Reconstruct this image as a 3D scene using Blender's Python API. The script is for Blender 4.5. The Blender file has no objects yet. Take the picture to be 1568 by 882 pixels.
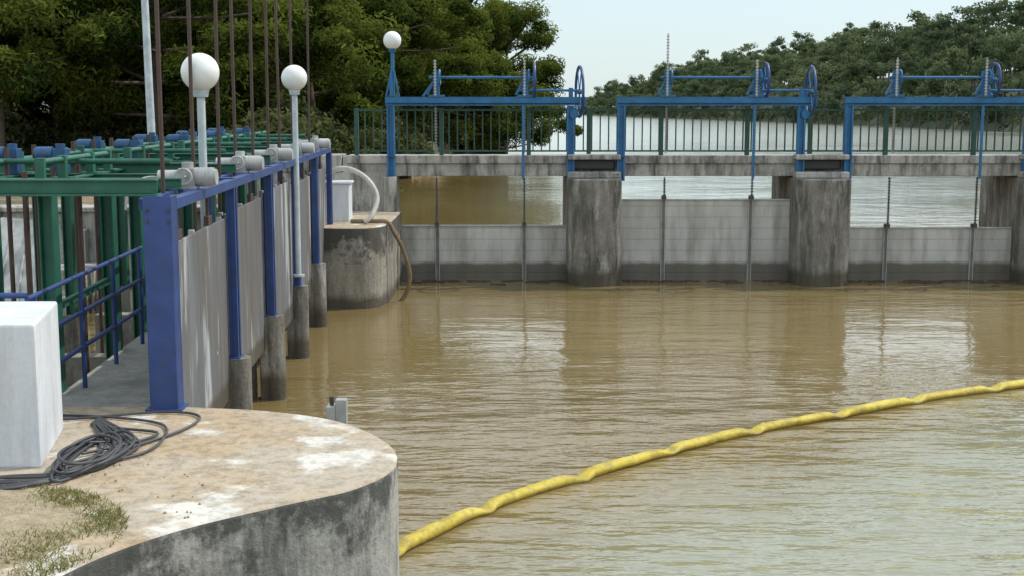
import bpy, math, random
import numpy as np
from mathutils import Vector, Matrix
random.seed(7); rng=np.random.default_rng(7)
sc=bpy.context.scene
COL=sc.collection
# ------------------------------------------------------------------ materials
def mk(name):
    m=bpy.data.materials.new(name); m.use_nodes=True
    nt=m.node_tree; b=nt.nodes['Principled BSDF']; return m,nt,b
def N(nt,t,**kw):
    n=nt.nodes.new(t)
    for k,v in kw.items():
        if k in n.inputs: n.inputs[k].default_value=v
        else: setattr(n,k,v)
    return n
def noise(nt,scale,detail=6,rough=0.6,mscale=None,off=None):
    g=N(nt,'ShaderNodeNewGeometry'); src=g.outputs['Position']
    mp=N(nt,'ShaderNodeMapping')
    if mscale: mp.inputs['Scale'].default_value=mscale
    if off: mp.inputs['Location'].default_value=off
    nt.links.new(src,mp.inputs['Vector']); 
    n=N(nt,'ShaderNodeTexNoise'); n.inputs['Scale'].default_value=scale
    n.inputs['Detail'].default_value=min(detail,5); n.inputs['Roughness'].default_value=rough
    nt.links.new(mp.outputs[0],n.inputs['Vector']); return n.outputs['Fac']
def ramp(nt,fac,stops):
    r=N(nt,'ShaderNodeValToRGB'); e=r.color_ramp.elements
    while len(e)<len(stops): e.new(0.5)
    for i,(p,c) in enumerate(stops):
        e[i].position=p; e[i].color=(c[0],c[1],c[2],1) if hasattr(c,'__len__') else (c,c,c,1)
    nt.links.new(fac,r.inputs['Fac']); return r.outputs['Color']
def mix(nt,fac,a,b,bt='MIX'):
    m=N(nt,'ShaderNodeMix',data_type='RGBA',blend_type=bt)
    for s,v in ((m.inputs[0],fac),(m.inputs[6],a),(m.inputs[7],b)):
        if hasattr(v,'is_output'): nt.links.new(v,s)
        elif hasattr(v,'__len__'): s.default_value=(v[0],v[1],v[2],1)
        else: s.default_value=v
    return m.outputs[2]
def math_(nt,op,a,b=0.0):
    m=N(nt,'ShaderNodeMath',operation=op)
    for s,v in ((m.inputs[0],a),(m.inputs[1],b)):
        if hasattr(v,'is_output'): nt.links.new(v,s)
        else: s.default_value=v
    return m.outputs[0]
def mrange(nt,v,a,b,c,d):
    f=N(nt,'ShaderNodeMapRange'); nt.links.new(v,f.inputs[0])
    for i,x in enumerate((a,b,c,d)): f.inputs[i+1].default_value=x
    return f.outputs[0]
def bump(nt,b,h,strength=0.4,dist=0.02):
    n=N(nt,'ShaderNodeBump'); n.inputs['Strength'].default_value=strength; n.inputs['Distance'].default_value=dist
    nt.links.new(h,n.inputs['Height']); nt.links.new(n.outputs[0],b.inputs['Normal'])
def posz(nt):
    g=N(nt,'ShaderNodeNewGeometry'); s=N(nt,'ShaderNodeSeparateXYZ'); nt.links.new(g.outputs['Position'],s.inputs[0]); return s.outputs
def concrete(name,c1,c2,stain=(0.06,0.055,0.045),stain_amt=0.5,wet=None,topwhite=False,scale=1.6,pale=0.0,grain=0.8):
    m,nt,b=mk(name)
    base=ramp(nt,noise(nt,scale,8,0.65),[(0.3,c1),(0.7,c2)])
    streak=ramp(nt,noise(nt,3.0,6,0.7,(1.3,1.3,0.22)),[(0.44,0.0),(0.68,1.0)])
    c=mix(nt,math_(nt,'MULTIPLY',streak,stain_amt),base,stain)
    if pale:
        pl=ramp(nt,noise(nt,2.2,5,0.7,(1.2,1.2,0.35),(7,3,2)),[(0.54,0.0),(0.66,1.0)])
        c=mix(nt,math_(nt,'MULTIPLY',pl,pale),c,(0.55,0.53,0.49))
    fine=ramp(nt,noise(nt,22,5,0.7),[(0.3,0.72),(0.7,1.12)])
    c=mix(nt,grain,c,fine,'MULTIPLY')
    if topwhite:
        w=ramp(nt,noise(nt,1.5,5,0.6,None,(3.1,1.7,0)),[(0.54,0.0),(0.61,1.0)])
        g=N(nt,'ShaderNodeNewGeometry'); s=N(nt,'ShaderNodeSeparateXYZ'); nt.links.new(g.outputs['Normal'],s.inputs[0])
        up=math_(nt,'GREATER_THAN',s.outputs[2],0.7)
        o=ramp(nt,noise(nt,0.9,4,0.6,None,(8,2,0)),[(0.42,0.0),(0.65,1.0)])
        ctop=mix(nt,math_(nt,'MULTIPLY',o,0.6),(0.47,0.40,0.31),(0.44,0.29,0.13))
        ctop=mix(nt,math_(nt,'MULTIPLY',w,0.8),ctop,(0.72,0.69,0.62))
        spk=ramp(nt,noise(nt,9,7,0.75),[(0.36,0.62),(0.55,1.05)])
        ctop=mix(nt,0.85,ctop,spk,'MULTIPLY')
        c=mix(nt,up,c,ctop)
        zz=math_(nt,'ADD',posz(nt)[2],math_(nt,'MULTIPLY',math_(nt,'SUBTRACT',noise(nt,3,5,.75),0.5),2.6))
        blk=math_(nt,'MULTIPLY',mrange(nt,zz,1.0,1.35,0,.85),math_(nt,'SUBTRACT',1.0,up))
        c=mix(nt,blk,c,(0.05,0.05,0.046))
    if wet is not None:
        z=posz(nt)[2]; zz=math_(nt,'ADD',z,math_(nt,'MULTIPLY',math_(nt,'SUBTRACT',noise(nt,2.5,4),0.5),0.3))
        c=mix(nt,mrange(nt,zz,wet-.09,wet+.09,.85,0),c,(0.065,0.055,0.035))
    nt.links.new(c,b.inputs['Base Color']); b.inputs['Roughness'].default_value=0.9
    bump(nt,b,noise(nt,14,8,0.7),0.7*grain/.8,0.03); return m
def paint(name,c,rust=0.35,rough=0.45,metal=0.0,dirt=(0.09,0.06,0.035)):
    m,nt,b=mk(name)
    v=ramp(nt,noise(nt,4,5),[(0.3,tuple(x*0.72 for x in c)),(0.7,tuple(min(1,x*1.2) for x in c))])
    r=ramp(nt,noise(nt,6,8,0.75,(1,1,0.5)),[(0.56,0.0),(0.68,1.0)])
    c2=mix(nt,math_(nt,'MULTIPLY',r,rust),v,dirt)
    nt.links.new(c2,b.inputs['Base Color']); b.inputs['Roughness'].default_value=rough; b.inputs['Metallic'].default_value=metal
    return m
M={}
M['conc']=concrete('bridge_concrete',(0.32,0.305,0.27),(0.54,0.52,0.47),stain=(0.05,0.045,0.04),stain_amt=0.95,wet=0.35,pale=.6)
M['pier']=concrete('pier_concrete',(0.17,0.155,0.13),(0.33,0.31,0.265),stain=(0.04,0.037,0.03),stain_amt=0.9,wet=0.36,pale=.6)
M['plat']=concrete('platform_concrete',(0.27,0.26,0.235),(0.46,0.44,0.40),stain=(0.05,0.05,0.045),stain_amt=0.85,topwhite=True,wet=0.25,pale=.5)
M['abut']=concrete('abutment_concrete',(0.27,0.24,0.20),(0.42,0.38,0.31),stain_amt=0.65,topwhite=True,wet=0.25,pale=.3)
M['walk']=concrete('walkway_concrete',(0.26,0.25,0.23),(0.40,0.38,0.34),stain_amt=0.4)
M['whitewall']=concrete('whitewash',(0.64,0.67,0.71),(0.72,0.75,0.78),stain=(0.42,0.40,0.37),stain_amt=0.5,grain=.25)
M['blue']=paint('blue_paint',(0.026,0.06,0.20),0.45)
M['blue2']=paint('light_blue_paint',(0.02,0.14,0.31),0.45)
M['green']=paint('green_paint',(0.018,0.12,0.075),0.35)
M['dgreen']=paint('railing_green_paint',(0.02,0.075,0.055),0.3)
M['rust']=paint('rusty_steel',(0.075,0.045,0.035),0.5,0.6)
M['galv']=paint('galvanised_steel',(0.45,0.45,0.43),0.35,0.5,0.2,dirt=(0.2,0.17,0.13))
M['motor']=paint('motor_blue',(0.02,0.085,0.20),0.4)
M['dark']=paint('dark_steel_and_slot_shade',(0.05,0.05,0.05),0.2)
M['seam']=paint('gate_seam',(0.20,0.19,0.17),0.2)
M['cable']=paint('rubber_cable',(0.06,0.062,0.068),0.1,0.5)
M['polew']=paint('grey_pole_paint',(0.5,0.57,0.6),0.1,0.4)
M['hose']=paint('hose_plastic',(0.5,0.48,0.42),0.4,0.6)
M['hoseb']=paint('hose_plastic_brown',(0.22,0.16,0.09),0.4,0.6)
def gate_mat(name,c,wet,amt=0.6,metal=0.3,white=.55,sc_=2.6):
    m,nt,b=mk(name)
    v=ramp(nt,noise(nt,1.2,4,0.6,(1.6,1.6,0.5)),[(0.3,tuple(x*0.72 for x in c)),(0.55,c),(0.75,tuple(min(1,x*1.15) for x in c))])
    s=ramp(nt,noise(nt,sc_,5,0.65,(1.2,1.2,0.16)),[(0.46,0.0),(0.66,1.0)])
    v=mix(nt,math_(nt,'MULTIPLY',s,amt),v,(0.13,0.10,0.07))
    s2=ramp(nt,noise(nt,sc_,4,0.6,(1.3,1.3,0.2),(5,5,5)),[(0.57,0.0),(0.64,1.0)])
    v=mix(nt,math_(nt,'MULTIPLY',s2,white),v,(0.60,0.62,0.63))
    z=posz(nt)[2]; zz=math_(nt,'ADD',z,math_(nt,'MULTIPLY',math_(nt,'SUBTRACT',noise(nt,3,4),0.5),0.15))
    v=mix(nt,mrange(nt,zz,wet-.05,wet+.05,.85,0),v,(0.075,0.062,0.04))
    nt.links.new(v,b.inputs['Base Color']); b.inputs['Roughness'].default_value=0.55; b.inputs['Metallic'].default_value=metal
    return m
M['gate']=gate_mat('gate_planks',(0.52,0.505,0.46),0.42,0.45,0.0,.15)
M['panel']=gate_mat('gate_sheet_steel',(0.17,0.178,0.19),.95,0.8,0.1,.65,1.9)
m,nt,b=mk('opal_globe'); b.inputs['Base Color'].default_value=(0.82,0.82,0.79,1); b.inputs['Roughness'].default_value=0.25; M['globe']=m
m,nt,b=mk('yellow_fabric')
v=ramp(nt,noise(nt,2.5,5,0.7),[(0.32,(0.34,0.24,0.03)),(0.5,(0.55,0.42,0.03)),(0.75,(0.68,0.55,0.09))])
v=mix(nt,math_(nt,'MULTIPLY',ramp(nt,noise(nt,6,5,.7),[(.48,0.),(.64,1.)]),.6),v,(0.22,0.17,0.06))
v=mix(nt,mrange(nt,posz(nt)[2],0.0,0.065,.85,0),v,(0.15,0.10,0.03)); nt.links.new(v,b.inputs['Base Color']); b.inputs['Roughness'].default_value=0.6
bump(nt,b,noise(nt,9,4),0.7,0.03); M['yellow']=m
m,nt,b=mk('pine_bark'); nt.links.new(ramp(nt,noise(nt,5,6,0.7,(1,1,0.3)),[(0.3,(0.05,0.035,0.025)),(0.7,(0.16,0.12,0.09))]),b.inputs['Base Color']); b.inputs['Roughness'].default_value=0.95; M['bark']=m
def leafmat(name,lo,hi,tr=0.3):
    m,nt,b=mk(name)
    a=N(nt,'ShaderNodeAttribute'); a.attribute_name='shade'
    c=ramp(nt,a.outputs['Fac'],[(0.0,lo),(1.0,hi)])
    d=N(nt,'ShaderNodeBsdfDiffuse'); nt.links.new(c,d.inputs[0])
    t=N(nt,'ShaderNodeBsdfTranslucent'); nt.links.new(c,t.inputs[0])
    ms=N(nt,'ShaderNodeMixShader'); ms.inputs[0].default_value=tr
    nt.links.new(d.outputs[0],ms.inputs[1]); nt.links.new(t.outputs[0],ms.inputs[2])
    nt.links.new(ms.outputs[0],nt.nodes['Material Output'].inputs[0]); return m
M['leaf']=leafmat('pine_needles',(0.022,0.04,0.010),(0.21,0.25,0.045),.38)
M['leaf_far']=leafmat('hazy_forest_needles',(0.06,0.09,0.05),(0.22,0.26,0.12),.35)  # distance haze is put into these paler leaf colours
M['bush']=leafmat('shrub_leaves',(0.03,0.045,0.018),(0.15,0.16,0.06))
M['grass']=leafmat('dry_grass',(0.12,0.14,0.03),(0.36,0.32,0.14),0.3)
m,nt,b=mk('earth')
g=ramp(nt,noise(nt,0.25,6,0.65),[(0.4,(0.30,0.20,0.13)),(0.52,(0.16,0.13,0.07)),(0.65,(0.08,0.09,0.035))])
g=mix(nt,0.7,g,ramp(nt,noise(nt,6,6,0.7),[(0.3,0.6),(0.7,1.1)]),'MULTIPLY')
g=mix(nt,mrange(nt,posz(nt)[1],120,190,0,.9),g,(0.05,0.06,0.028))
nt.links.new(g,b.inputs['Base Color']); b.inputs['Roughness'].default_value=1; bump(nt,b,noise(nt,3,6),0.6,0.1); M['earth']=m
m,nt,b=mk('soil'); nt.links.new(ramp(nt,noise(nt,9,7,0.75),[(0.3,(0.22,0.17,0.10)),(0.7,(0.46,0.38,0.26))]),b.inputs['Base Color']); b.inputs['Roughness'].default_value=1; bump(nt,b,noise(nt,20,6),0.8,0.03); M['soil']=m
# water: silty brown inside the boom; sky reflection painted pale outside it and upstream
m,nt,b=mk('silty_water')
c=ramp(nt,noise(nt,0.12,4,0.6),[(0.3,(0.20,0.142,0.054)),(0.7,(0.255,0.19,0.082))])
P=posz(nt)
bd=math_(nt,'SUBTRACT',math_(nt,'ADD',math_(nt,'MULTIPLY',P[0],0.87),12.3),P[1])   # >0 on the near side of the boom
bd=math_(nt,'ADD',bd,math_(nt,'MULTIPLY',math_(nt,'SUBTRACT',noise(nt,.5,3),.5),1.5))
c=mix(nt,mrange(nt,bd,-.6,2.2,0,.9),c,(0.28,0.285,0.205))  # pale grey-green stands in for reflected sky on the near water
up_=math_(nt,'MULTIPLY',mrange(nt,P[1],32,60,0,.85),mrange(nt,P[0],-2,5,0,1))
c=mix(nt,up_,c,(0.42,0.45,0.40))  # brightness of the reflected sky mixed into the upstream base colour
nt.links.new(c,b.inputs['Base Color']); b.inputs['IOR'].default_value=1.52
n1=noise(nt,1.3,3,0.5,(0.6,1.5,1)); n2=noise(nt,3.6,3,0.55,(0.6,1.6,1),(4,4,0)); n3=noise(nt,0.35,2,0.5,(0.8,1.6,1))
amp=ramp(nt,noise(nt,0.13,3,0.5,(1,1,1),(11,7,0)),[(0.38,0.4),(0.62,1.0)])
ax_=mrange(nt,P[0],-2,4,0.4,1.0); ay_=mrange(nt,P[1],12,22,2.3,0.5); ay2=mrange(nt,P[1],33,60,0,-.12)
h=math_(nt,'ADD',math_(nt,'MULTIPLY',n1,0.095),math_(nt,'ADD',math_(nt,'MULTIPLY',n2,0.030),math_(nt,'MULTIPLY',n3,0.10)))
h=math_(nt,'MULTIPLY',h,math_(nt,'MULTIPLY',amp,math_(nt,'MULTIPLY',ax_,math_(nt,'ADD',ay_,ay2))))
nt.links.new(mrange(nt,P[1],34,180,0.04,0.16),b.inputs['Roughness'])
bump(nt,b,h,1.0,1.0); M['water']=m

# ------------------------------------------------------------------ mesh builder
class B:
    def __init__(s): s.v=[];s.f=[];s.m=[];s.sm=[];s.names=[]
    def mi(s,k):
        if k not in s.names: s.names.append(k)
        return s.names.index(k)
    def add(s,vs,fs,k,smooth=False):
        o=len(s.v); s.v+= [tuple(v) for v in vs]; i=s.mi(k)
        for f in fs: s.f.append(tuple(o+a for a in f)); s.m.append(i); s.sm.append(smooth)
    def box(s,x0,x1,y0,y1,z0,z1,k):
        vs=[(x0,y0,z0),(x1,y0,z0),(x1,y1,z0),(x0,y1,z0),(x0,y0,z1),(x1,y0,z1),(x1,y1,z1),(x0,y1,z1)]
        s.add(vs,[(0,3,2,1),(4,5,6,7),(0,1,5,4),(1,2,6,5),(2,3,7,6),(3,0,4,7)],k)
    def frame(s,d):
        d=Vector(d).normalized(); up=Vector((0,0,1)) if abs(d.z)<0.95 else Vector((0,1,0))
        a=d.cross(up).normalized(); b=a.cross(d).normalized(); return a,b
    def beam(s,p1,p2,w,h,k):
        p1=Vector(p1);p2=Vector(p2);a,b=s.frame(p2-p1); a=a*w/2;b=b*h/2
        vs=[p1-a-b,p1+a-b,p1+a+b,p1-a+b,p2-a-b,p2+a-b,p2+a+b,p2-a+b]
        s.add(vs,[(0,3,2,1),(4,5,6,7),(0,1,5,4),(1,2,6,5),(2,3,7,6),(3,0,4,7)],k)
    def ibeam(s,p1,p2,w,h,k,t=0.018):
        p1=Vector(p1);p2=Vector(p2);a,b=s.frame(p2-p1)
        for q in (1,-1): s.beam(p1+b*q*(h/2-t/2),p2+b*q*(h/2-t/2),w,t,k)
        s.beam(p1,p2,t,h-2*t-0.002,k)
    def cyl(s,p1,p2,r,k,n=12,r2=None):
        p1=Vector(p1);p2=Vector(p2);r2=r if r2 is None else r2;a,b=s.frame(p2-p1)
        vs=[p1+(a*math.cos(t)+b*math.sin(t))*r for t in [2*math.pi*i/n for i in range(n)]]
        vs+=[p2+(a*math.cos(t)+b*math.sin(t))*r2 for t in [2*math.pi*i/n for i in range(n)]]
        s.add(vs,[(i,(i+1)%n,n+(i+1)%n,n+i) for i in range(n)],k,True)
        s.add(vs,[tuple(range(n))[::-1],tuple(range(n,2*n))],k)
    def tube(s,path,r,k,n=8,rs=None):
        path=[Vector(p) for p in path]; vs=[];L=len(path)
        for i,p in enumerate(path):
            d=path[min(i+1,L-1)]-path[max(i-1,0)]; a,b=s.frame(d); rr=rs[i] if rs else r
            vs+=[p+(a*math.cos(2*math.pi*j/n)+b*math.sin(2*math.pi*j/n))*rr for j in range(n)]
        fs=[(i*n+j,i*n+(j+1)%n,(i+1)*n+(j+1)%n,(i+1)*n+j) for i in range(L-1) for j in range(n)]
        s.add(vs,fs,k,True); s.add(vs,[tuple(range(n))[::-1],tuple(range((L-1)*n,L*n))],k)
    def sphere(s,c,r,k,nu=32,nv=18):
        vs=[];c=Vector(c)
        for i in range(nv+1):
            t=math.pi*i/nv
            for j in range(nu): p=2*math.pi*j/nu; vs.append(c+Vector((math.sin(t)*math.cos(p),math.sin(t)*math.sin(p),math.cos(t)))*r)
        s.add(vs,[(i*nu+j,(i+1)*nu+j,(i+1)*nu+(j+1)%nu,i*nu+(j+1)%nu) for i in range(nv) for j in range(nu)],k,True)
    def torus(s,c,ax,R,r,k,n=28,m=8):
        c=Vector(c);a,b=s.frame(ax);ax=Vector(ax).normalized();vs=[]
        for i in range(n):
            t=2*math.pi*i/n;d=a*math.cos(t)+b*math.sin(t)
            for j in range(m):
                q=2*math.pi*j/m; vs.append(c+d*(R+r*math.cos(q))+ax*r*math.sin(q))
        s.add(vs,[(i*m+j,((i+1)%n)*m+j,((i+1)%n)*m+(j+1)%m,i*m+(j+1)%m) for i in range(n) for j in range(m)],k,True)
    def prism(s,poly,z0,z1,k):
        n=len(poly);vs=[(x,y,z0) for x,y in poly]+[(x,y,z1) for x,y in poly]
        s.add(vs,[(i,(i+1)%n,n+(i+1)%n,n+i) for i in range(n)]+[tuple(range(n))[::-1],tuple(range(n,2*n))],k)
    def obj(s,name,bevel=0,seg=2,parent=None):
        me=bpy.data.meshes.new(name); me.from_pydata(s.v,[],s.f)
        for k in s.names: me.materials.append(M[k])
        me.polygons.foreach_set('material_index',s.m); me.polygons.foreach_set('use_smooth',s.sm); me.update()
        o=bpy.data.objects.new(name,me); COL.objects.link(o)
        if bevel:
            md=o.modifiers.new('bevel','BEVEL'); md.width=bevel; md.segments=seg; md.limit_method='ANGLE'; md.angle_limit=math.radians(50)
        if parent: o.parent=parent
        return o
def catmull(P,n=8,closed=False):
    P=[Vector(p) for p in P];out=[];L=len(P)
    for i in range(L if closed else L-1):
        g=(lambda j:P[j%L]) if closed else (lambda j:P[max(0,min(L-1,j))])
        p0,p1,p2,p3=g(i-1),g(i),g(i+1),g(i+2)
        for k in range(n):
            t=k/n; out.append(0.5*((2*p1)+(p2-p0)*t+(2*p0-5*p1+4*p2-p3)*t*t+(3*p1-p0-3*p2+p3)*t**3))
    if not closed: out.append(P[-1])
    return out

# ------------------------------------------------------------------ ground + water
LY=[-3000,-20,11,12,27,27.6,33,45,70,100,116,130,200,400,1000,1100]
LX=[-6,-6,-6,-17,-17,-5.5,-4.5,-5.5,-7,-4,-0.5,-2,-8,-15,5,60]
RY=[-3000,0,30,160,215,300,360,430,550,630,750,1000,1100]
RX=[24,24,24,74,85,80,78,70,58,52,42,40,40]
def axis(parts):
    a=[]
    for lo,hi,st in parts: a+=list(np.arange(lo,hi,st))
    return np.array(a+[parts[-1][1]])
xs=axis([(-4000,-600,400),(-600,-120,40),(-120,-40,5),(-40,30,0.75),(30,160,4),(160,600,40),(600,4000,400)])
ys=axis([(-3000,-300,500),(-300,-20,20),(-20,50,0.75),(50,140,2),(140,1200,12),(1200,6000,400)])
X,Y=np.meshgrid(xs,ys)
fl=np.interp(Y,LY,LX); fr=np.interp(Y,RY,RX)
d=np.minimum(X-fl,fr-X)
wob=np.where((Y>34),np.sin(X*0.7+Y*0.23)*0.5+np.sin(Y*0.11+1.3)*0.8,0)
t=np.clip((-(d+wob)+0.3)/2.2,0,1); t=t*t*(3-2*t)
inland=np.clip(-d,0,400)
left=X<fl
hl=1.9+np.clip((inland-6)*0.04,0,2.5)+0.15*np.sin(X*0.31)*np.cos(Y*0.27)
hr=1.2+np.interp(Y,[200,300,500,700,900],[15,14.5,15,10,3])*(1-np.exp(-inland/28))
Z=-1.6+t*(np.where(left,hl,hr)+1.6)
Z+= np.where(t>0.9, rng.normal(0,0.04,Z.shape),0)
vs=np.stack([X,Y,Z],-1).reshape(-1,3); nx_=len(xs);ny_=len(ys)
idx=np.arange(nx_*ny_).reshape(ny_,nx_)
fs=np.stack([idx[:-1,:-1],idx[:-1,1:],idx[1:,1:],idx[1:,:-1]],-1).reshape(-1,4)
def npmesh(name,V,F,mat,shade=None,smooth=False):
    me=bpy.data.meshes.new(name); k=F.shape[1]
    me.vertices.add(len(V)); me.vertices.foreach_set('co',V.astype(np.float32).ravel())
    me.loops.add(F.size); me.loops.foreach_set('vertex_index',F.astype(np.int32).ravel())
    me.polygons.add(len(F)); me.polygons.foreach_set('loop_start',np.arange(0,F.size,k,dtype=np.int32)); me.polygons.foreach_set('loop_total',np.full(len(F),k,dtype=np.int32))
    me.materials.append(M[mat])
    if smooth: me.polygons.foreach_set('use_smooth',np.ones(len(F),dtype=bool))
    me.update(calc_edges=True)
    if shade is not None:
        a=me.attributes.new('shade','FLOAT','FACE'); a.data.foreach_set('value',shade.astype(np.float32))
    return me
def link(name,me,loc=(0,0,0),rz=0,s=1):
    o=bpy.data.objects.new(name,me); o.location=loc; o.rotation_euler=(0,0,rz); o.scale=(s,s,s) if not hasattr(s,'__len__') else s; COL.objects.link(o); return o
link('ground',npmesh('ground',vs,fs,'earth',smooth=True))
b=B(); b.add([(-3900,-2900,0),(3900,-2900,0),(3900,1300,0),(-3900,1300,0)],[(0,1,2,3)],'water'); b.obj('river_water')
def gh(x,y):
    i=int(np.clip(np.searchsorted(xs,x),1,nx_-1)); j=int(np.clip(np.searchsorted(ys,y),1,ny_-1)); return float(min(Z[j,i],Z[j-1,i],Z[j,i-1],Z[j-1,i-1]))

# ------------------------------------------------------------------ foliage
def cards(C,R,n,size,flat=0.7,asp=0.4,tone=None):
    C=np.asarray(C);R=np.asarray(R);k=len(C)
    ci=np.repeat(np.arange(k),n); T=len(ci)
    u=rng.normal(size=(T,3)); u/=np.linalg.norm(u,axis=1)[:,None]
    rad=rng.random(T)**0.45
    p=u*rad[:,None]*R[ci][:,None]; p[:,2]*=flat
    p+=rng.normal(0,0.12,p.shape)*R[ci][:,None]*0.5
    P0=C[ci]+p
    nrm=u*0.7+rng.normal(size=(T,3))*0.6+np.array([0,0,0.35]); nrm/=np.linalg.norm(nrm,axis=1)[:,None]
    t=np.cross(nrm,rng.normal(size=(T,3))); t/=np.linalg.norm(t,axis=1)[:,None]; bb=np.cross(nrm,t)
    sz=size*(0.6+0.8*rng.random(T))[:,None]
    a=t*sz*0.5; c=bb*sz*0.5*asp
    V=np.stack([P0-a-c*0.6,P0+a*0.9-c,P0+a+c*0.6,P0-a*0.8+c],1).reshape(-1,3)
    F=np.arange(T*4).reshape(T,4)
    if tone is None: tone=rng.random(k)
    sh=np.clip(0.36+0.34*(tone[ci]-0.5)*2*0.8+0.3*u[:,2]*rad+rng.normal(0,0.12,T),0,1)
    return V,F,sh
def pine(seed,h,spread,ncl,n=540,size=0.25,low=0.35):
    r=random.Random(seed); b=B(); lean=Vector((r.uniform(-1,1),r.uniform(-1,1),0))
    path=[Vector((0,0,-0.6))+ (lean*(t*t)*1.0)+Vector((0.25*math.sin(t*5+seed),0.25*math.cos(t*4+seed),t*(h*0.86))) for t in [i/10 for i in range(11)]]
    rs=[0.26*(1-0.8*i/10) for i in range(11)]; b.tube(path,0,'bark',8,rs)
    C=[];R=[]
    for i in range(ncl):
        t=low+(1-low)*(i+0.5)/ncl; k=min(10,int(t*10)); base=path[max(0,k-1)]
        ang=i*2.4+r.uniform(-.5,.5); prof=math.sin(min(1,(t-low)/(1-low)*1.0+0.22)*math.pi*0.86)**0.7
        L=spread*prof*r.uniform(0.5,1.1); end=base+Vector((math.cos(ang)*L,math.sin(ang)*L,r.uniform(0.2,1.3)+ (t>0.8)*h*0.08))
        mid=(base+end)/2+Vector((0,0,-0.15)); b.tube([base,mid,end],0,'bark',5,[0.09,0.06,0.03])
        C.append(end);R.append(r.uniform(0.8,1.5))
        if L>1.8:
            q=base.lerp(end,0.6)+Vector((r.uniform(-.7,.7),r.uniform(-.7,.7),r.uniform(0,.6))); C.append(q);R.append(r.uniform(0.7,1.2))
            q=end+Vector((r.uniform(-1,1),r.uniform(-1,1),r.uniform(-.5,.7))); C.append(q);R.append(r.uniform(0.5,0.9))
    V,F,S=cards([tuple(c) for c in C],R,n,size,0.72,0.32)
    return b,V,F,S
def combine(name,b,V,F,S,leaf='leaf'):
    nb=len(b.v); me=bpy.data.meshes.new(name)
    Vt=np.concatenate([np.array([tuple(v) for v in b.v]).reshape(-1,3),V]) if nb else V
    loops=[];st=[];tt=[]
    for f in b.f: st.append(len(loops));tt.append(len(f));loops+=list(f)
    L0=len(loops); nbf=len(b.f)
    me.vertices.add(len(Vt)); me.vertices.foreach_set('co',Vt.astype(np.float32).ravel())
    al=np.concatenate([np.array(loops,dtype=np.int32),(F+nb).astype(np.int32).ravel()])
    me.loops.add(len(al)); me.loops.foreach_set('vertex_index',al)
    me.polygons.add(nbf+len(F))
    me.polygons.foreach_set('loop_start',np.concatenate([np.array(st,dtype=np.int32),L0+np.arange(0,F.size,4,dtype=np.int32)]))
    me.polygons.foreach_set('loop_total',np.concatenate([np.array(tt,dtype=np.int32),np.full(len(F),4,dtype=np.int32)]))
    me.materials.append(M['bark']); me.materials.append(M[leaf])
    me.polygons.foreach_set('material_index',np.concatenate([np.zeros(nbf,dtype=np.int32),np.ones(len(F),dtype=np.int32)]))
    me.update(calc_edges=True)
    a=me.attributes.new('shade','FLOAT','FACE'); a.data.foreach_set('value',np.concatenate([np.zeros(nbf),S]).astype(np.float32))
    return me
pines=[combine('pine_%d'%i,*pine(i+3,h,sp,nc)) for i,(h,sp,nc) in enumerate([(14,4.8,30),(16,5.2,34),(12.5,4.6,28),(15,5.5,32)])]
def shrub(seed):
    r=random.Random(seed);b=B();C=[];R=[]
    for i in range(14):
        a=r.uniform(0,6.28);L=r.uniform(0,1.8);e=Vector((math.cos(a)*L,math.sin(a)*L,r.uniform(.4,2.2)*(1-L/3)))
        b.tube([Vector((0,0,-.3)),e*0.5+Vector((0,0,.1)),e],0,'bark',4,[.05,.03,.015]);C.append(tuple(e));R.append(r.uniform(.5,.9))
    V,F,S=cards(C,R,260,0.2,0.85,0.5); return combine('shrub_%d'%seed,b,V,F,S,'bush')
shr=[shrub(1),shrub(2),shrub(3)]
pts=[]
fixed=[(-0.7,112,1,1.05),(-3.6,104,3,1.1),(-7,92,0,1.1),(-9.5,80,1,1.0),(-10.5,69,2,1.1),(-11,59,0,1.0),(-14,51,3,0.95),(-19,48,1,0.95),(-24,54,2,1.1),(-1.8,116,0,1.15),(-5.5,97,2,1.15),(-8.5,86,3,1.0)]
for x,y,v,s in fixed: pts.append((x,y)); link('pine_tree',pines[v],(x,y,gh(x,y)),random.uniform(0,6.28),s)
tries=0
while len(pts)<70 and tries<8000:
    tries+=1; y=random.uniform(50,135); x=random.uniform(-0.45*y-3,np.interp(y,LY,LX)-4)
    if any((x-a)**2+(y-c)**2<4.9**2 for a,c in pts): continue
    pts.append((x,y)); link('pine_tree',random.choice(pines),(x,y,gh(x,y)),random.uniform(0,6.28),random.uniform(0.85,1.2))
for i in range(105):
    y=random.uniform(52,125) if i>46 else 36+i*1.85
    x=np.interp(y,LY,LX)-random.uniform(1.0,3.0)-(0 if i<=46 else random.uniform(0,0.3*y))
    if y<44 and x<-12: continue
    link('shrub',random.choice(shr),(x,y,gh(x,y)-0.1),random.uniform(0,6.28),random.uniform(0.6,1.25) if y>45 else random.uniform(.4,.7))
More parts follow.
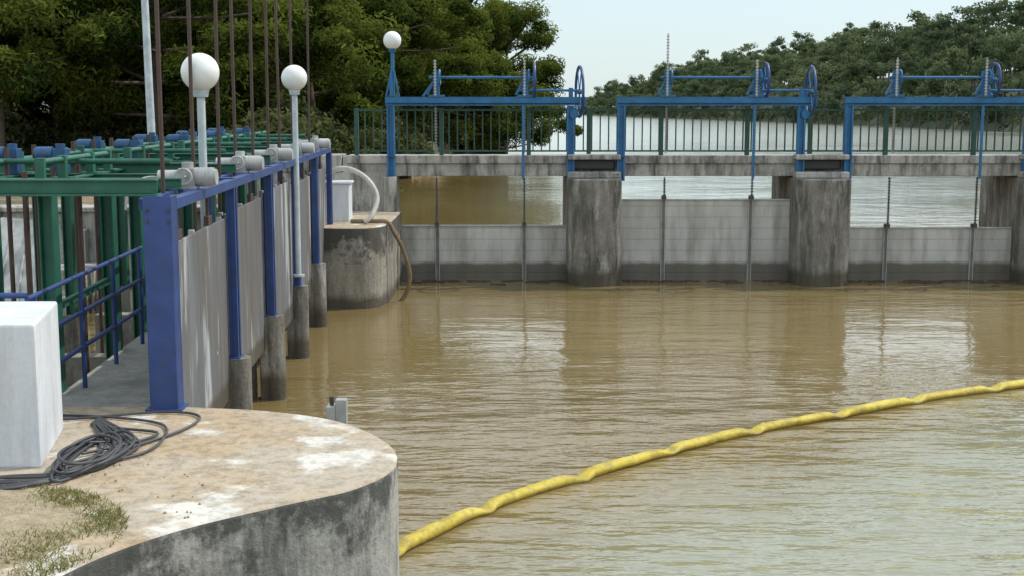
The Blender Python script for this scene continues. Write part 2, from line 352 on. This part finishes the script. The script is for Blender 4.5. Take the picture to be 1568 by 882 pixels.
# distant forest on the right bank (one object)
C=[];R=[];bt=B();tn=[]
for row in range(9):
    for i in range(56):
        y=186+ (i/56)**1.15*666+random.uniform(-6,6)+row*2
        x=np.interp(y,RY,RX)+3+row*8+random.uniform(-3.5,3.5)
        if x/y>0.56: continue
        z0=gh(x,y); h=random.uniform(8,19)*(1 if y<620 else max(.45,1-(y-620)/400)); tone=random.random(); W=random.uniform(.7,1.45)
        bt.cyl((x,y,z0-1),(x+random.uniform(-1,1),y,z0+h*.7),0.25,'bark',5,0.12)
        for c in range(14):
            a=random.uniform(0,6.28); q=random.uniform(.35,1.0); L=W*random.uniform(0.3,5.2)*math.sin(min(1,q*0.9+.15)*math.pi*.85)**.6
            C.append((x+math.cos(a)*L,y+math.sin(a)*L,z0+h*q)); R.append(random.uniform(1.1,2.5)); tn.append(.8*tone+.2*random.random())
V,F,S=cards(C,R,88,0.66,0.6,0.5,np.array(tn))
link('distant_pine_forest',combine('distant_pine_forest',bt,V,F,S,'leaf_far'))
C=[(np.interp(y,RY,RX)+random.uniform(-.5,5),y,random.uniform(.8,3.5)) for y in np.arange(150,800,1.6)]
V,F,S=cards(C,[1.6]*len(C),60,0.5,0.8,0.5); link('riverside_brush',combine('riverside_brush',B(),V,F,S,'bush'))

# ------------------------------------------------------------------ near pier platform
nose=catmull([(-3.3,5.4,0),(-2.95,6.2,0),(-2.76,6.8,0),(-2.63,7.35,0),(-2.41,7.82,0),(-2.06,8.27,0),(-1.52,8.75,0),(-1.12,9.1,0),(-0.89,9.65,0),(-1.0,10.35,0),(-1.5,11.1,0),(-2.2,11.5,0),(-2.97,11.66,0)],8)
poly=[(p.x,p.y) for p in nose]+[(-9,11.66),(-9,2),(-3.3,2)]
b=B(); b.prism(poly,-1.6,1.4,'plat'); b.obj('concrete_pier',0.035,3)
b=B(); ring=[(-3.55+1.15*math.cos(t)*(1+.12*math.sin(3*t))-0.35,7.9+1.15*math.sin(t)*(1+.1*math.cos(5*t))) for t in [2*math.pi*i/40 for i in range(40)]]
vs=[(-3.9,7.9,1.5)]+[(-3.9+(x+3.9)*.6,7.9+(y-7.9)*.6,1.47+random.uniform(-.015,.015)) for x,y in ring]+[(x,y,1.398) for x,y in ring]
fs=[(0,1+i,1+(i+1)%40) for i in range(40)]+[(1+i,41+i,41+(i+1)%40,1+(i+1)%40) for i in range(40)]
b.add(vs,fs,'soil',True); b.obj('soil_patch')
gv=[];gf=[];gs=[]
for i in range(26000):
    a=random.uniform(0,6.28); q=math.sqrt(random.random())*1.25; x=-3.85+q*math.cos(a)*1.1; y=7.95+q*math.sin(a)
    if math.sin(x*7+1)*math.cos(y*6)+random.uniform(-.7,.7)<-0.15: continue
    z=1.40+max(0,.08*(1-q)); hh=random.uniform(.01,.045); an=random.uniform(0,6.28); w=.004
    dx=math.cos(an)*w;dy=math.sin(an)*w; lx=random.uniform(-.04,.04);ly=random.uniform(-.04,.04)
    o=len(gv); gv+=[(x-dx,y-dy,z),(x+dx,y+dy,z),(x+lx+dx*.3,y+ly+dy*.3,z+hh),(x+lx-dx*.3,y+ly-dy*.3,z+hh)]; gf.append((o,o+1,o+2,o+3)); gs.append(random.random())
link('grass_patch',npmesh('grass_patch',np.array(gv),np.array(gf),'grass',np.array(gs)))
b=B()
for i in range(260):
    a=random.uniform(0,6.28);q=random.random()**.6*1.7;x=-3.7+q*math.cos(a);y=8.3+q*math.sin(a)*1.1;r=random.uniform(.004,.013)
    if x>-2.75 and y<8.2: continue
    if x<-3.5 and 9.5<y<10.9: continue
    b.sphere((x,y,1.4+r*.4),r,'soil',6,4)
b.obj('gravel_scatter')
b=B(); b.prism([(-4.75,9.55),(-3.56,9.6),(-3.8,10.8),(-4.95,10.75)],1.395,2.5,'whitewall'); b.obj('whitewashed_block',0.02,2)
# cable coil
b=B()
for i in range(8):
    ax=random.uniform(.12,.24);ay=random.uniform(.35,.62);cx=-3.36+random.uniform(-.04,.05)+ax*.4;cy=9.85+random.uniform(-.12,.12);ph=random.uniform(0,6)
    P=[]
    for j in range(28):
        t=2*math.pi*j/28; x=cx+ax*math.cos(t)*(1+.08*math.sin(2*t+ph));y=cy+ay*math.sin(t)*(1+.07*math.cos(3*t+ph))
        lim=-3.53-0.2*(y-9.6); 
        if y>9.5: x=max(x,lim+0.02+.012*i)
        P.append((x,y,1.414+.018*i*(.5+.5*math.sin(t+ph))))
    b.tube(catmull(P+[P[0]],2),.0125,'cable',6)
for i in range(7):
    o=.06*i; w_=lambda: random.uniform(-.05,.05)
    P=[(-5.6,9.40-o,1.42),(-4.7,9.34-o*.9+w_(),1.415+.006*i),(-4.1,9.26-o*.8+w_(),1.42),(-3.65,9.26-o*.8+w_(),1.425),(-3.33+w_(),9.4-o*.6,1.42),(-3.22+o*.6+w_(),9.8,1.43),(-3.35+o*.9,10.35+w_(),1.42),(-3.6,10.95+o*.5,1.42)]
    b.tube(catmull(P,6),.012,'cable',6)
b.tube(catmull([(-3.4,9.6,1.42),(-3.0,10.2,1.42),(-2.75,10.75,1.42),(-2.75,11.2,1.42),(-3.1,11.35,1.42),(-3.8,11.1,1.42),(-4.3,11.0,1.42)],8),.012,'cable',6)
b.tube(catmull([(-3.35,9.5,1.43),(-2.92,9.9,1.42),(-2.85,10.4,1.42),(-3.0,10.9,1.42),(-3.5,11.15,1.42),(-4.2,11.25,1.42)],8),.012,'cable',6)
b.tube(catmull([(-3.35,9.9,1.43),(-3.05,10.3,1.42),(-2.95,10.6,1.42),(-3.3,10.75,1.42),(-3.6,10.9,1.42)],8),.012,'cable',6)
b.obj('cable_coil')
b=B(); b.box(-1.68,-1.60,11.55,11.7,-.5,1.42,'galv'); b.box(-1.60,-1.5,11.56,11.66,-.5,1.48,'galv'); b.cyl((-1.64,11.62,1.42),(-1.64,11.62,1.5),.02,'dark',8); b.obj('mooring_post',.006)

# ------------------------------------------------------------------ side gate row
def R_(off,y): return -2.6-0.047*y+off
PY=[11.6,15.07,18.2,21.3,24.4,27.3]
b=B()
b.add([(R_(-1.15,11.66),11.665,1.24),(R_(-.12,11.66),11.665,1.24),(R_(-.12,27.3),27.3,1.24),(R_(-1.15,27.3),27.3,1.24),
       (R_(-1.15,11.66),11.665,1.39),(R_(-.12,11.66),11.665,1.39),(R_(-.12,27.3),27.3,1.39),(R_(-1.15,27.3),27.3,1.39)],[(0,3,2,1),(4,5,6,7),(0,1,5,4),(1,2,6,5),(2,3,7,6),(3,0,4,7)],'walk')
for y in PY[1:]: b.beam((R_(-.18,y),y,-.2),(R_(-2.4,y),y,-.2),.25,2.85,'pier')
b.obj('concrete_walkway',.01)
for y in PY[1:]:
    b=B(); x=R_(.10,y); b.cyl((x,y,-1.5),(x,y,1.2),.15,'pier',20,.145); b.box(x-.2,x-.05,y-.12,y+.12,-1.5,1.195,'pier'); b.obj('concrete_pile',.015)
b=B()
x0=-3.25;x1=-3.0
b.box(x0,x1,11.47,11.50,1.4,3.33,'blue'); b.box(x0,x1,11.66,11.69,1.4,3.33,'blue'); b.box(-3.14,-3.11,11.502,11.658,1.4,3.33,'blue')
b.box(x1-.03,x1,11.502,11.658,1.4,3.33,'blue')
b.box(x0-.04,x1+.04,11.44,11.72,1.4,1.42,'blue')
for q in range(4): b.cyl((-3.22+.19*(q%2),11.47,3.2-.1*(q//2)),(-3.22+.19*(q%2),11.455,3.2-.1*(q//2)),.014,'dark',6)
b.beam((R_(.07,11.7),11.7,3.24),(R_(.07,27.35),27.35,3.24),.10,.10,'blue')
b.beam((R_(-.16,11.7),11.7,3.24),(R_(-.16,27.35),27.35,3.24),.08,.10,'blue')
for y in PY[1:]:
    x=R_(.09,y)
    b.box(x-.03,x+.03,y-.085,y-.03,1.2,3.19,'blue'); b.box(x-.075,x-.03,y-.08,y+.08,1.2,3.185,'blue'); b.box(x-.03,x+.03,y+.03,y+.085,1.2,3.19,'blue')
    b.box(x-.1,x+.05,y-.12,y+.12,1.2,1.215,'blue')
    b.box(x-.3,x-.24,y-.05,y+.05,1.39,3.19,'blue')
    b.beam((x+.02,y,3.24),(x-.3,y,3.24),.14,.13,'blue')
b.obj('gate_guide_frame',.004)
for i in range(5):
    ya=PY[i]+.12;yb=PY[i+1]-.1; top=2.84+[0,.03,.09,.0,.04][i]; bot=.72-[.0,.0,.05,.1,.0][i]
    b=B(); off=-.01-[0,.03,0,.02,0][i]
    ym=(ya+yb)/2
    for (u0,u1) in ((ya,ym-.006),(ym+.006,yb)):
        b.beam((R_(off,u0),u0,(top+bot)/2),(R_(off,u1),u1,(top+bot)/2),.03,top-bot,'panel')
    b.beam((R_(off-.018,ym),ym-.05,(top+bot)/2),(R_(off-.018,ym),ym+.05,(top+bot)/2),.01,top-bot-.02,'dark')
    n=4
    for j in range(n+1):
        y=ya+.03+(yb-ya-.06)*j/n; b.box(R_(off-.08,y),R_(off-.024,y),y-.03,y+.03,bot+.02,top+.02,'galv')
        if j in(1,3): 
            b.box(R_(off-.05,y),R_(off+.0,y),y-.09,y+.09,top,top+.10,'rust'); b.cyl((R_(off-.03,y),y,top+.08),(R_(off-.03,y),y,3.3),.02,'rust',8)
    b.obj('side_sluice_gate',.004)
b=B()
for y in PY:
    b.ibeam((R_(-.22 if y>12 else .0,y),y+.0,3.40),(R_(-3.0,y),y,3.40),.12,.15,'green')
for i in range(5):
    ym=(PY[i]+PY[i+1])/2
    for dy in(-.45,.45): b.ibeam((R_(-.05,ym+dy),ym+dy,3.36),(R_(-2.6,ym+dy),ym+dy,3.36),.08,.11,'green')
    b.cyl((R_(-.25,ym),ym,3.56),(R_(-2.3,ym),ym,3.56),.028,'green',8)
    b.cyl((R_(-1.2,ym-1.2),ym-1.2,3.60),(R_(-1.2,ym+1.2),ym+1.2,3.60),.03,'green',8)
    b.cyl((R_(-1.95,ym-1.1),ym-1.1,3.56),(R_(-1.95,ym+1.1),ym+1.1,3.56),.03,'green',8)
    for dy in(-1.2,-.5,.5,1.2):
        for of in (-1.2,-1.95):
            y=ym+dy; x=R_(of,y); b.box(x-.04,x+.04,y-.04,y+.04,3.43,3.64,'green'); b.box(x-.1,x+.1,y-.08,y+.08,3.41,3.43,'green')
for of in(-1.2,-1.95,-2.95): b.ibeam((R_(of,11.65),11.68,3.36),(R_(of,27.3),27.3,3.36),.10,.10,'green')
for i in range(5):
    for dy in(.7,-.6):
        y=(PY[i] if dy>0 else PY[i+1])+dy
        for of in(-1.2,-2.95):
            x=R_(of,y); b.box(x-.07,x-.055,y-.08,y+.08,1.1,3.31,'green'); b.box(x+.055,x+.07,y-.08,y+.08,1.1,3.31,'green'); b.box(x-.055,x+.055,y-.01,y+.01,1.1,3.31,'green')
            b.box(x-.12,x+.12,y-.12,y+.12,-1,1.1,'pier')
    y=PY[i]+.7;y2=PY[i+1]-.6
    b.beam((R_(-1.2,y),y+.08,2.2),(R_(-1.2,y2),y2-.08,2.2),.05,.07,'green')
b.obj('green_hoist_frame',.004)
b=B()
for y in (12.5,14.0,15.5,16.8,18.2,19.8,22.9,25.6,21.3):
    x=R_(-.15,y); b.cyl((x,y,1.45),(x+random.uniform(-.05,.05),y,7.2),.021,'rust',8)
for i in range(5):
    for dy in(-.9,0.,.9):
        y=(PY[i]+PY[i+1])/2+dy
        x=R_(-1.45,y); b.cyl((x,y,-.2),(x,y,3.5),.03,'rust',8)
        x=R_(-1.95,y+.1); b.cyl((x,y+.1,-.2),(x,y+.1,3.7),.026,'rust',8)
b.obj('gate_lifting_rods')
for i in range(5):
    ym=(PY[i]+PY[i+1])/2-.15; x=R_(.02,ym)
    b=B(); b.box(x-.16,x+.04,ym-.12,ym+.12,3.29,3.32,'galv'); b.box(x-.14,x+.02,ym-.1,ym+.08,3.32,3.50,'galv'); b.cyl((x-.06,ym-.02,3.5),(x-.06,ym-.02,3.56),.06,'galv',12)
    b.cyl((x+.01,ym,3.41),(x+.2,ym,3.41),.095,'galv',20); b.cyl((x+.2,ym,3.41),(x+.225,ym,3.41),.08,'galv',20); b.cyl((x-.36,ym,3.41),(x-.14,ym,3.41),.07,'galv',16)
    for q in range(5): b.torus((x+.03+.035*q,ym,3.41),(1,0,0),.095,.006,'galv',18,4)
    b.torus((x-.06,ym-.2,3.42),(0,1,0),.08,.012,'galv',16,5); b.cyl((x-.06,ym-.2,3.42),(x-.06,ym-.1,3.42),.012,'galv',6)
    b.tube(catmull([(x-.36,ym,3.41),(x-.5,ym-.05,3.40),(x-.6,ym-.25,3.3),(x-.62,ym-.3,3.1)],5),.012,'galv',6)
    b.obj('gate_actuator',.008)
    ym=(PY[i]+PY[i+1])/2+.3
    for dx in(-1.95,-1.45):
        x=R_(dx,ym); b=B(); b.box(x-.07,x+.07,ym-.08,ym+.08,3.42,3.68,'motor'); b.cyl((x-.07,ym-.02,3.62),(x-.24,ym-.02,3.62),.08,'motor',18); b.cyl((x,ym,3.68),(x,ym,3.73),.05,'motor',12); b.cyl((x-.24,ym-.02,3.62),(x-.265,ym-.02,3.62),.065,'dark',14)
        for q in range(5): b.torus((x-.09-.03*q,ym-.02,3.62),(1,0,0),.081,.005,'motor',18,4)
        b.obj('hoist_motor',.008)
b=B(); o=-.98
for z in(2.5,2.14,1.8): b.cyl((R_(o,10.9),10.9,z),(R_(o,15.0),15.0,z),.024,'blue',8)
for y in(11.1,12.5,13.7,14.9): b.cyl((R_(o,y),y,1.39),(R_(o,y),y,2.5),.024,'blue',8)
b.cyl((R_(o,10.9),10.9,2.53),(R_(o-1.5,10.9),10.9,2.53),.024,'blue',8)
b.obj('metal_handrail')
b=B(); b.box(-17.3,-5.0,27.2,27.9,-1.5,1.95,'conc'); b.box(-17.3,-5.0,27.1,28.0,1.95,2.05,'conc'); b.box(-17.4,-16.9,11,27.2,-1.5,2.0,'conc')
for x in(-7,-9,-11,-13): b.box(x-.15,x+.15,26.95,27.2,-1.5,1.6,'conc')
b.box(-12,-8.5,25.8,27.1,-1.5,.9,'conc'); b.box(-11,-9.5,25.0,25.8,-1.5,.5,'conc')
b.obj('canal_wall',.02)
b=B(); b.add([(-8.1,19.5,1.2),(-7.15,19.5,1.15),(-7.35,20.4,2.35),(-8.0,20.4,2.4)],[(0,1,2,3)],'galv'); 
b.add([(-8.1,19.54,1.2),(-7.15,19.54,1.15),(-7.35,20.44,2.35),(-8.0,20.44,2.4)],[(3,2,1,0)],'galv')
for t in(.0,.33,.66,1): b.cyl((-8.1+.95*t,19.5,1.18),(-8.0+.65*t,20.4,2.38),.02,'galv',6)
b.box(-8.3,-7.0,19.4,20.9,-1.5,1.16,'conc'); b.obj('inclined_metal_screen')

# ------------------------------------------------------------------ lamps, pole
def lamp(x,y,zb,zt,mat,r=.2):
    b=B(); b.cyl((x,y,zb),(x,y,zt-r*.95),.045,mat,12); b.cyl((x,y,zb),(x,y,zb+.03),.1,mat,12); b.cyl((x,y,zt-r-.06),(x,y,zt-r*.9),.075,mat,16,.095); b.sphere((x,y,zt),r,'globe')
    b.obj('globe_lamp_post')
lamp(-3.36,14.25,1.39,4.48,'polew',.205); lamp(-3.46,21.0,1.39,4.57,'polew',.205)
lamp(-2.78,30.8,4.36,5.65,'blue2',.21)
b=B(); b.cyl((-9.3,34,1.5),(-9.45,34,13),.11,'polew',14,.07); b.cyl((-9.3,34,1.7),(-9.3,34,1.9),.2,'polew',14); b.obj('metal_pole')

# ------------------------------------------------------------------ far footbridge with sluice gates
b=B(); b.box(-4.0,24.5,30.95,32.5,2.50,2.96,'conc'); b.box(-3.9,24.5,30.88,30.95,2.80,2.99,'conc')
b.obj('concrete_footbridge',.015)
pc=[1.92,7.24,12.55,17.85,23.1]
for c in pc:
    w=.63; b=B(); nosep=[(c+w*math.cos(t)*1.0,30.35+.5*math.sin(t)) for t in [math.pi+math.pi*i/10 for i in range(11)]]
    b.prism(nosep+[(c+w,33.3),(c-w,33.3)],-1.5,2.47,'pier')
    b.box(c-.62,c+.62,30.45,30.93,2.47,2.62,'conc'); b.box(c-.5,c+.5,30.8,30.87,2.66,2.9,'dark'); b.box(c-.62,c+.62,30.5,30.95,2.9,3.02,'conc')  # dark plate paints the shade of the slot above the pier
    b.obj('bridge_pier',.03,2)
Ls=[-2.83,2.55,7.86,13.17,18.5]; tops=[1.30,1.92,1.25,1.6,1.3]
for i,L in enumerate(Ls):
    Rr=L+4.2; x2=L+4.55
    b=B(); y=30.72
    b.ibeam((L-.12,y,4.25),(x2,y,4.25),.14,.2,'blue2'); 
    b.box(L-.12,x2,y-.075,y-.071,4.21,4.33,'blue2')
    for x in(L,Rr):
        b.box(x-.09,x-.05,y-.08,y+.08,2.4,4.145,'blue2'); b.box(x+.05,x+.09,y-.08,y+.08,2.4,4.145,'blue2'); b.box(x-.05,x+.05,y-.015,y+.015,2.4,4.145,'blue2')
        b.box(x-.13,x+.13,y-.11,y+.11,2.97,2.99,'blue2')
    for k,rx in enumerate((L+1.05,L+3.12)):
        b.box(rx-.05,rx+.09,y-.06,y+.08,4.35,4.95,'blue2'); b.box(rx-.16,rx+.2,y-.09,y+.09,4.35,4.4,'blue2')
        b.beam((rx-.2,y,4.4),(rx-.02,y,4.75),.04,.05,'blue2')
        b.torus((rx+.1,y,4.8),(1,0,0),.17,.025,'blue2',20,6)
        ztop=5.2 if not(i==1 and k==0) else 5.8
        ztop+= [0,0,.05,.2,0][i]
        for za,zb_,mt in ((4.36,ztop,'galv'),(3.05,4.14,'seam'),(tops[i]+.1,2.48,'dark')):
            yy=y-.12 if za>3.05 else y+.16
            if za==3.05: yy=y-.0
            b.box(rx-.014,rx+.014,yy-.014,yy+.014,za,zb_,mt)
            z=za+.03
            while z<zb_-.03: b.box(rx-.034,rx+.034,yy-.02,yy+.01,z,z+.026,mt); z+=.07
        if k==1: b.box(rx-.06,rx+.0,y-.1,y-.06,2.45,4.15,'blue2')
    b.cyl((L+.9,y,4.8),(L+3.3,y,4.8),.032,'blue2',10)
    b.cyl((L+3.0,y,4.5),(L+4.45,y,4.5),.03,'blue2',10)
    b.box(Rr-.05,Rr+.05,y-.05,y+.05,4.35,4.56,'blue2')
    def wheel(cx,cz,r,tilt):
        ax=(1,tilt,0)
        b.torus((cx,y,cz),ax,r,.035,'blue',32,6); b.cyl((cx-.05,y,cz),(cx+.05,y,cz),.06,'blue2',10)
        a,bb=b.frame(ax)
        for q in range(6):
            t=q*math.pi/3; d=a*math.cos(t)+bb*math.sin(t); b.cyl(Vector((cx,y,cz)),Vector((cx,y,cz))+d*r,.014,'blue2',6)
    wheel(Rr+.2,4.47,.58,[.1,-.03,-.1,-.1,-.1][i]); wheel(L+3.35,4.74,.38,0.0)
    b.cyl((Rr+.08,y-.1,3.95),(Rr+.08,y+.1,3.95),.1,'blue2',14)
    if i==0:
        b.beam((L+.02,y,4.36),(L+.02,y,4.9),.07,.07,'blue2'); b.beam((L-.1,y,4.36),(-2.8,y,4.95),.04,.04,'blue2')
        b.beam((L+.2,y,4.36),(-2.74,y,4.95),.04,.04,'blue2'); b.beam((L+.75,y,4.36),(L+1.0,y,4.7),.05,.05,'blue2')
    b.obj('gate_hoist_frame',.005)
    b=B(); gx0=L+.02 if i else -2.95; gx1=L+4.16; yg=31.05
    z=-.6; h=.265
    while z<tops[i]-.01:
        z2=min(z+h,tops[i]); b.box(gx0,gx1,yg,yg+.06,z+.0025,z2-.0025,'gate'); z+=h
    b.box(gx0,gx1,yg+.02,yg+.09,-.6,tops[i]-.01,'seam')
    b.box(gx0-.0,gx1+.0,yg-.03,yg+.08,tops[i],tops[i]+.03,'galv')
    for rx in(L+1.05,L+3.12):
        b.box(rx-.05,rx-.035,yg-.05,yg,-.6,tops[i]-.01,'galv'); b.box(rx+.035,rx+.05,yg-.05,yg,-.6,tops[i]-.01,'galv')
        b.box(rx-.035,rx+.035,yg-.012,yg,-.6,tops[i]-.01,'seam')
        b.box(rx-.05,rx+.05,yg-.2,yg+.0,tops[i]+.03,tops[i]+.12,'dark')
    b.obj('sluice_gate',.0015,1)
b=B()
for i in range(180):
    x=random.uniform(-2.8,12); 
    if any(abs(x-c)<.7 for c in pc): continue
    y=30.9-abs(random.gauss(0,.25)); l=random.uniform(.05,.4); a=random.uniform(-.3,.3)
    b.beam((x,y,.01),(x+l*math.cos(a),y+l*math.sin(a),.012),random.uniform(.02,.07),.03,'rust')
b.obj('floating_debris')
b=B(); y=31.3
b.beam((-3.7,y,4.05),(24.5,y,4.05),.05,.05,'dgreen'); b.beam((-3.7,y,3.08),(24.5,y,3.08),.04,.04,'dgreen'); 
x=-3.7
while x<24.5: b.box(x-.015,x+.015,y-.015,y+.015,3.1,4.03,'dgreen'); x+=.2
for x in (-3.7,-1.68,.4,1.83,3.55,5.6,7.1,8.9,11,12.4,14.3,16.4,17.8,19.9,22,24.4): b.box(x-.05,x+.05,y-.05,y+.05,2.96,4.1,'dgreen')
b.obj('bridge_railing')
# ------------------------------------------------------------------ left abutment
b=B()
ab=catmull([(-4.4,26.75,0),(-3.55,26.5,0),(-3.0,26.55,0),(-2.72,26.9,0),(-2.62,27.6,0),(-2.6,29,0),(-2.62,30.9,0)],6)
b.prism([(p.x,p.y) for p in ab]+[(-5.2,30.9),(-5.2,26.95)],-1.5,1.68,'abut'); 
b.obj('abutment_pier',.04,3)
b=B(); b.box(-6.5,-2.95,30.9,31.9,-1.5,2.6,'conc'); b.box(-6.5,-4.02,30.85,31.9,2.6,3.0,'conc'); b.box(-3.0,-2.72,30.6,31.6,-1.5,2.5,'conc'); b.obj('abutment_wall',.02)
b=B(); b.box(-4.1,-3.5,28.0,28.6,1.675,2.48,'whitewall'); b.box(-4.14,-3.46,27.96,28.64,2.48,2.53,'whitewall'); b.obj('white_utility_box',.015)
b=B()
b.tube(catmull([(-4.1,28.9,2.6),(-3.8,28.6,2.78),(-3.4,28.2,2.76),(-3.05,27.9,2.55),(-2.86,27.7,2.2),(-2.95,27.4,1.85),(-3.1,27.3,1.73)],8),.055,'hose',8)
b.tube(catmull([(-3.4,27.5,1.73),(-2.9,27.4,1.74),(-2.62,27.4,1.72),(-2.48,27.4,1.5),(-2.3,27.5,1.1),(-2.18,27.6,.6),(-2.25,27.7,.2),(-2.45,27.7,-.1)],8),.045,'hoseb',8)
b.obj('drainage_hose')
# ------------------------------------------------------------------ yellow boom
b=B()
ctl=catmull([(-1.25,11.4,.04),(-.29,12.95,.05),(.77,14.1,.05),(1.97,15.3,.05),(3.22,16.3,.05),(4.54,17.2,.05),(5.95,18.1,.05),(7.5,18.95,.05),(10,20.2,.05),(14,22.2,.05),(24,27,.05)],40)
L=[0]
for i in range(1,len(ctl)): L.append(L[-1]+(ctl[i]-ctl[i-1]).length)
tot=L[-1]; n=int(tot/.035); j=0;seg=1.56
n_=14; vs=[]
for i in range(n+1):
    s=tot*i/n
    while j<len(L)-2 and L[j+1]<s: j+=1
    u=(s-L[j])/max(1e-6,L[j+1]-L[j]); p=ctl[j].lerp(ctl[j+1],u)
    d_=(s-.25)%seg; sg=d_ if d_<seg/2 else d_-seg; e=abs(sg); sid=int((s-.25+seg/2)//seg)
    pinch=math.exp(-(e/.13)**2); kink=sg/.12*math.exp(-(sg/.14)**2)
    r=.077+.004*math.sin(s*2.3)
    tang=(ctl[min(j+1,len(ctl)-1)]-ctl[j]).normalized(); a=tang.cross(Vector((0,0,1))).normalized()
    zc=.04-.02*pinch+.014*kink+.006*math.sin(s*1.7)
    side=.02*math.sin(s*1.1+sid)+.035*pinch*(1 if sid%3 else .6)
    for q in range(n_):
        t=2*math.pi*q/n_
        ww=r*(1+.22*pinch); hh=r*(.85-.3*pinch)
        fold=1-.3*pinch*max(0,math.cos(2*(t-1.2)))+.03*math.sin(4*t+s*5)
        skirt=.03 if math.sin(t)<-.4 and math.cos(t)<0 else 0
        vs.append(p+a*(math.cos(t)*ww*fold+side)+Vector((0,0,zc-p.z+math.sin(t)*hh*fold-skirt)))
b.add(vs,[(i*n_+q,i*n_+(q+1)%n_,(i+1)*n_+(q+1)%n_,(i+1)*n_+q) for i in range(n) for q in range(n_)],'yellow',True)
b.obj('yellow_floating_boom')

# ------------------------------------------------------------------ light, world, camera
el=math.radians(52); az=math.radians(68)
w=bpy.data.worlds.new('World'); sc.world=w; w.use_nodes=True; nt=w.node_tree
bg=nt.nodes['Background']; sky=nt.nodes.new('ShaderNodeTexSky'); sky.sky_type='NISHITA'; sky.sun_disc=False
sky.sun_elevation=el; sky.sun_rotation=az; sky.dust_density=1.0; sky.air_density=1.0; sky.ozone_density=2.0
tc=nt.nodes.new('ShaderNodeTexCoord'); sp=nt.nodes.new('ShaderNodeSeparateXYZ'); nt.links.new(tc.outputs['Generated'],sp.inputs[0])
haze=ramp(nt,sp.outputs[2],[(0.0,(6.8,7.9,8.0)),(0.08,(6.9,8.3,8.7)),(0.20,(12.5,13.6,14.0)),(0.55,(10.5,11.6,12.3)),(1.0,(6.5,7.8,9.0))])
sc_=mix(nt,0.74,sky.outputs[0],haze)
nt.links.new(sc_,bg.inputs[0]); bg.inputs[1].default_value=0.12
sd=bpy.data.lights.new('sun','SUN'); sd.energy=2.8; sd.angle=math.radians(0.6); sd.color=(1,.96,.89)
so=bpy.data.objects.new('sun',sd); COL.objects.link(so)
dv=Vector((math.sin(az)*math.cos(el),math.cos(az)*math.cos(el),math.sin(el)))
so.rotation_euler=dv.to_track_quat('Z','Y').to_euler()
cd=bpy.data.cameras.new('camera'); cd.lens=45.9; cd.sensor_width=36; cd.clip_end=9000; cd.clip_start=.05
co=bpy.data.objects.new('camera',cd); COL.objects.link(co); co.location=(0,0,4.1); co.rotation_euler=(math.radians(90-7.86),0,0); sc.camera=co
sc.view_settings.view_transform='Standard'; sc.view_settings.look='None'; sc.view_settings.exposure=0
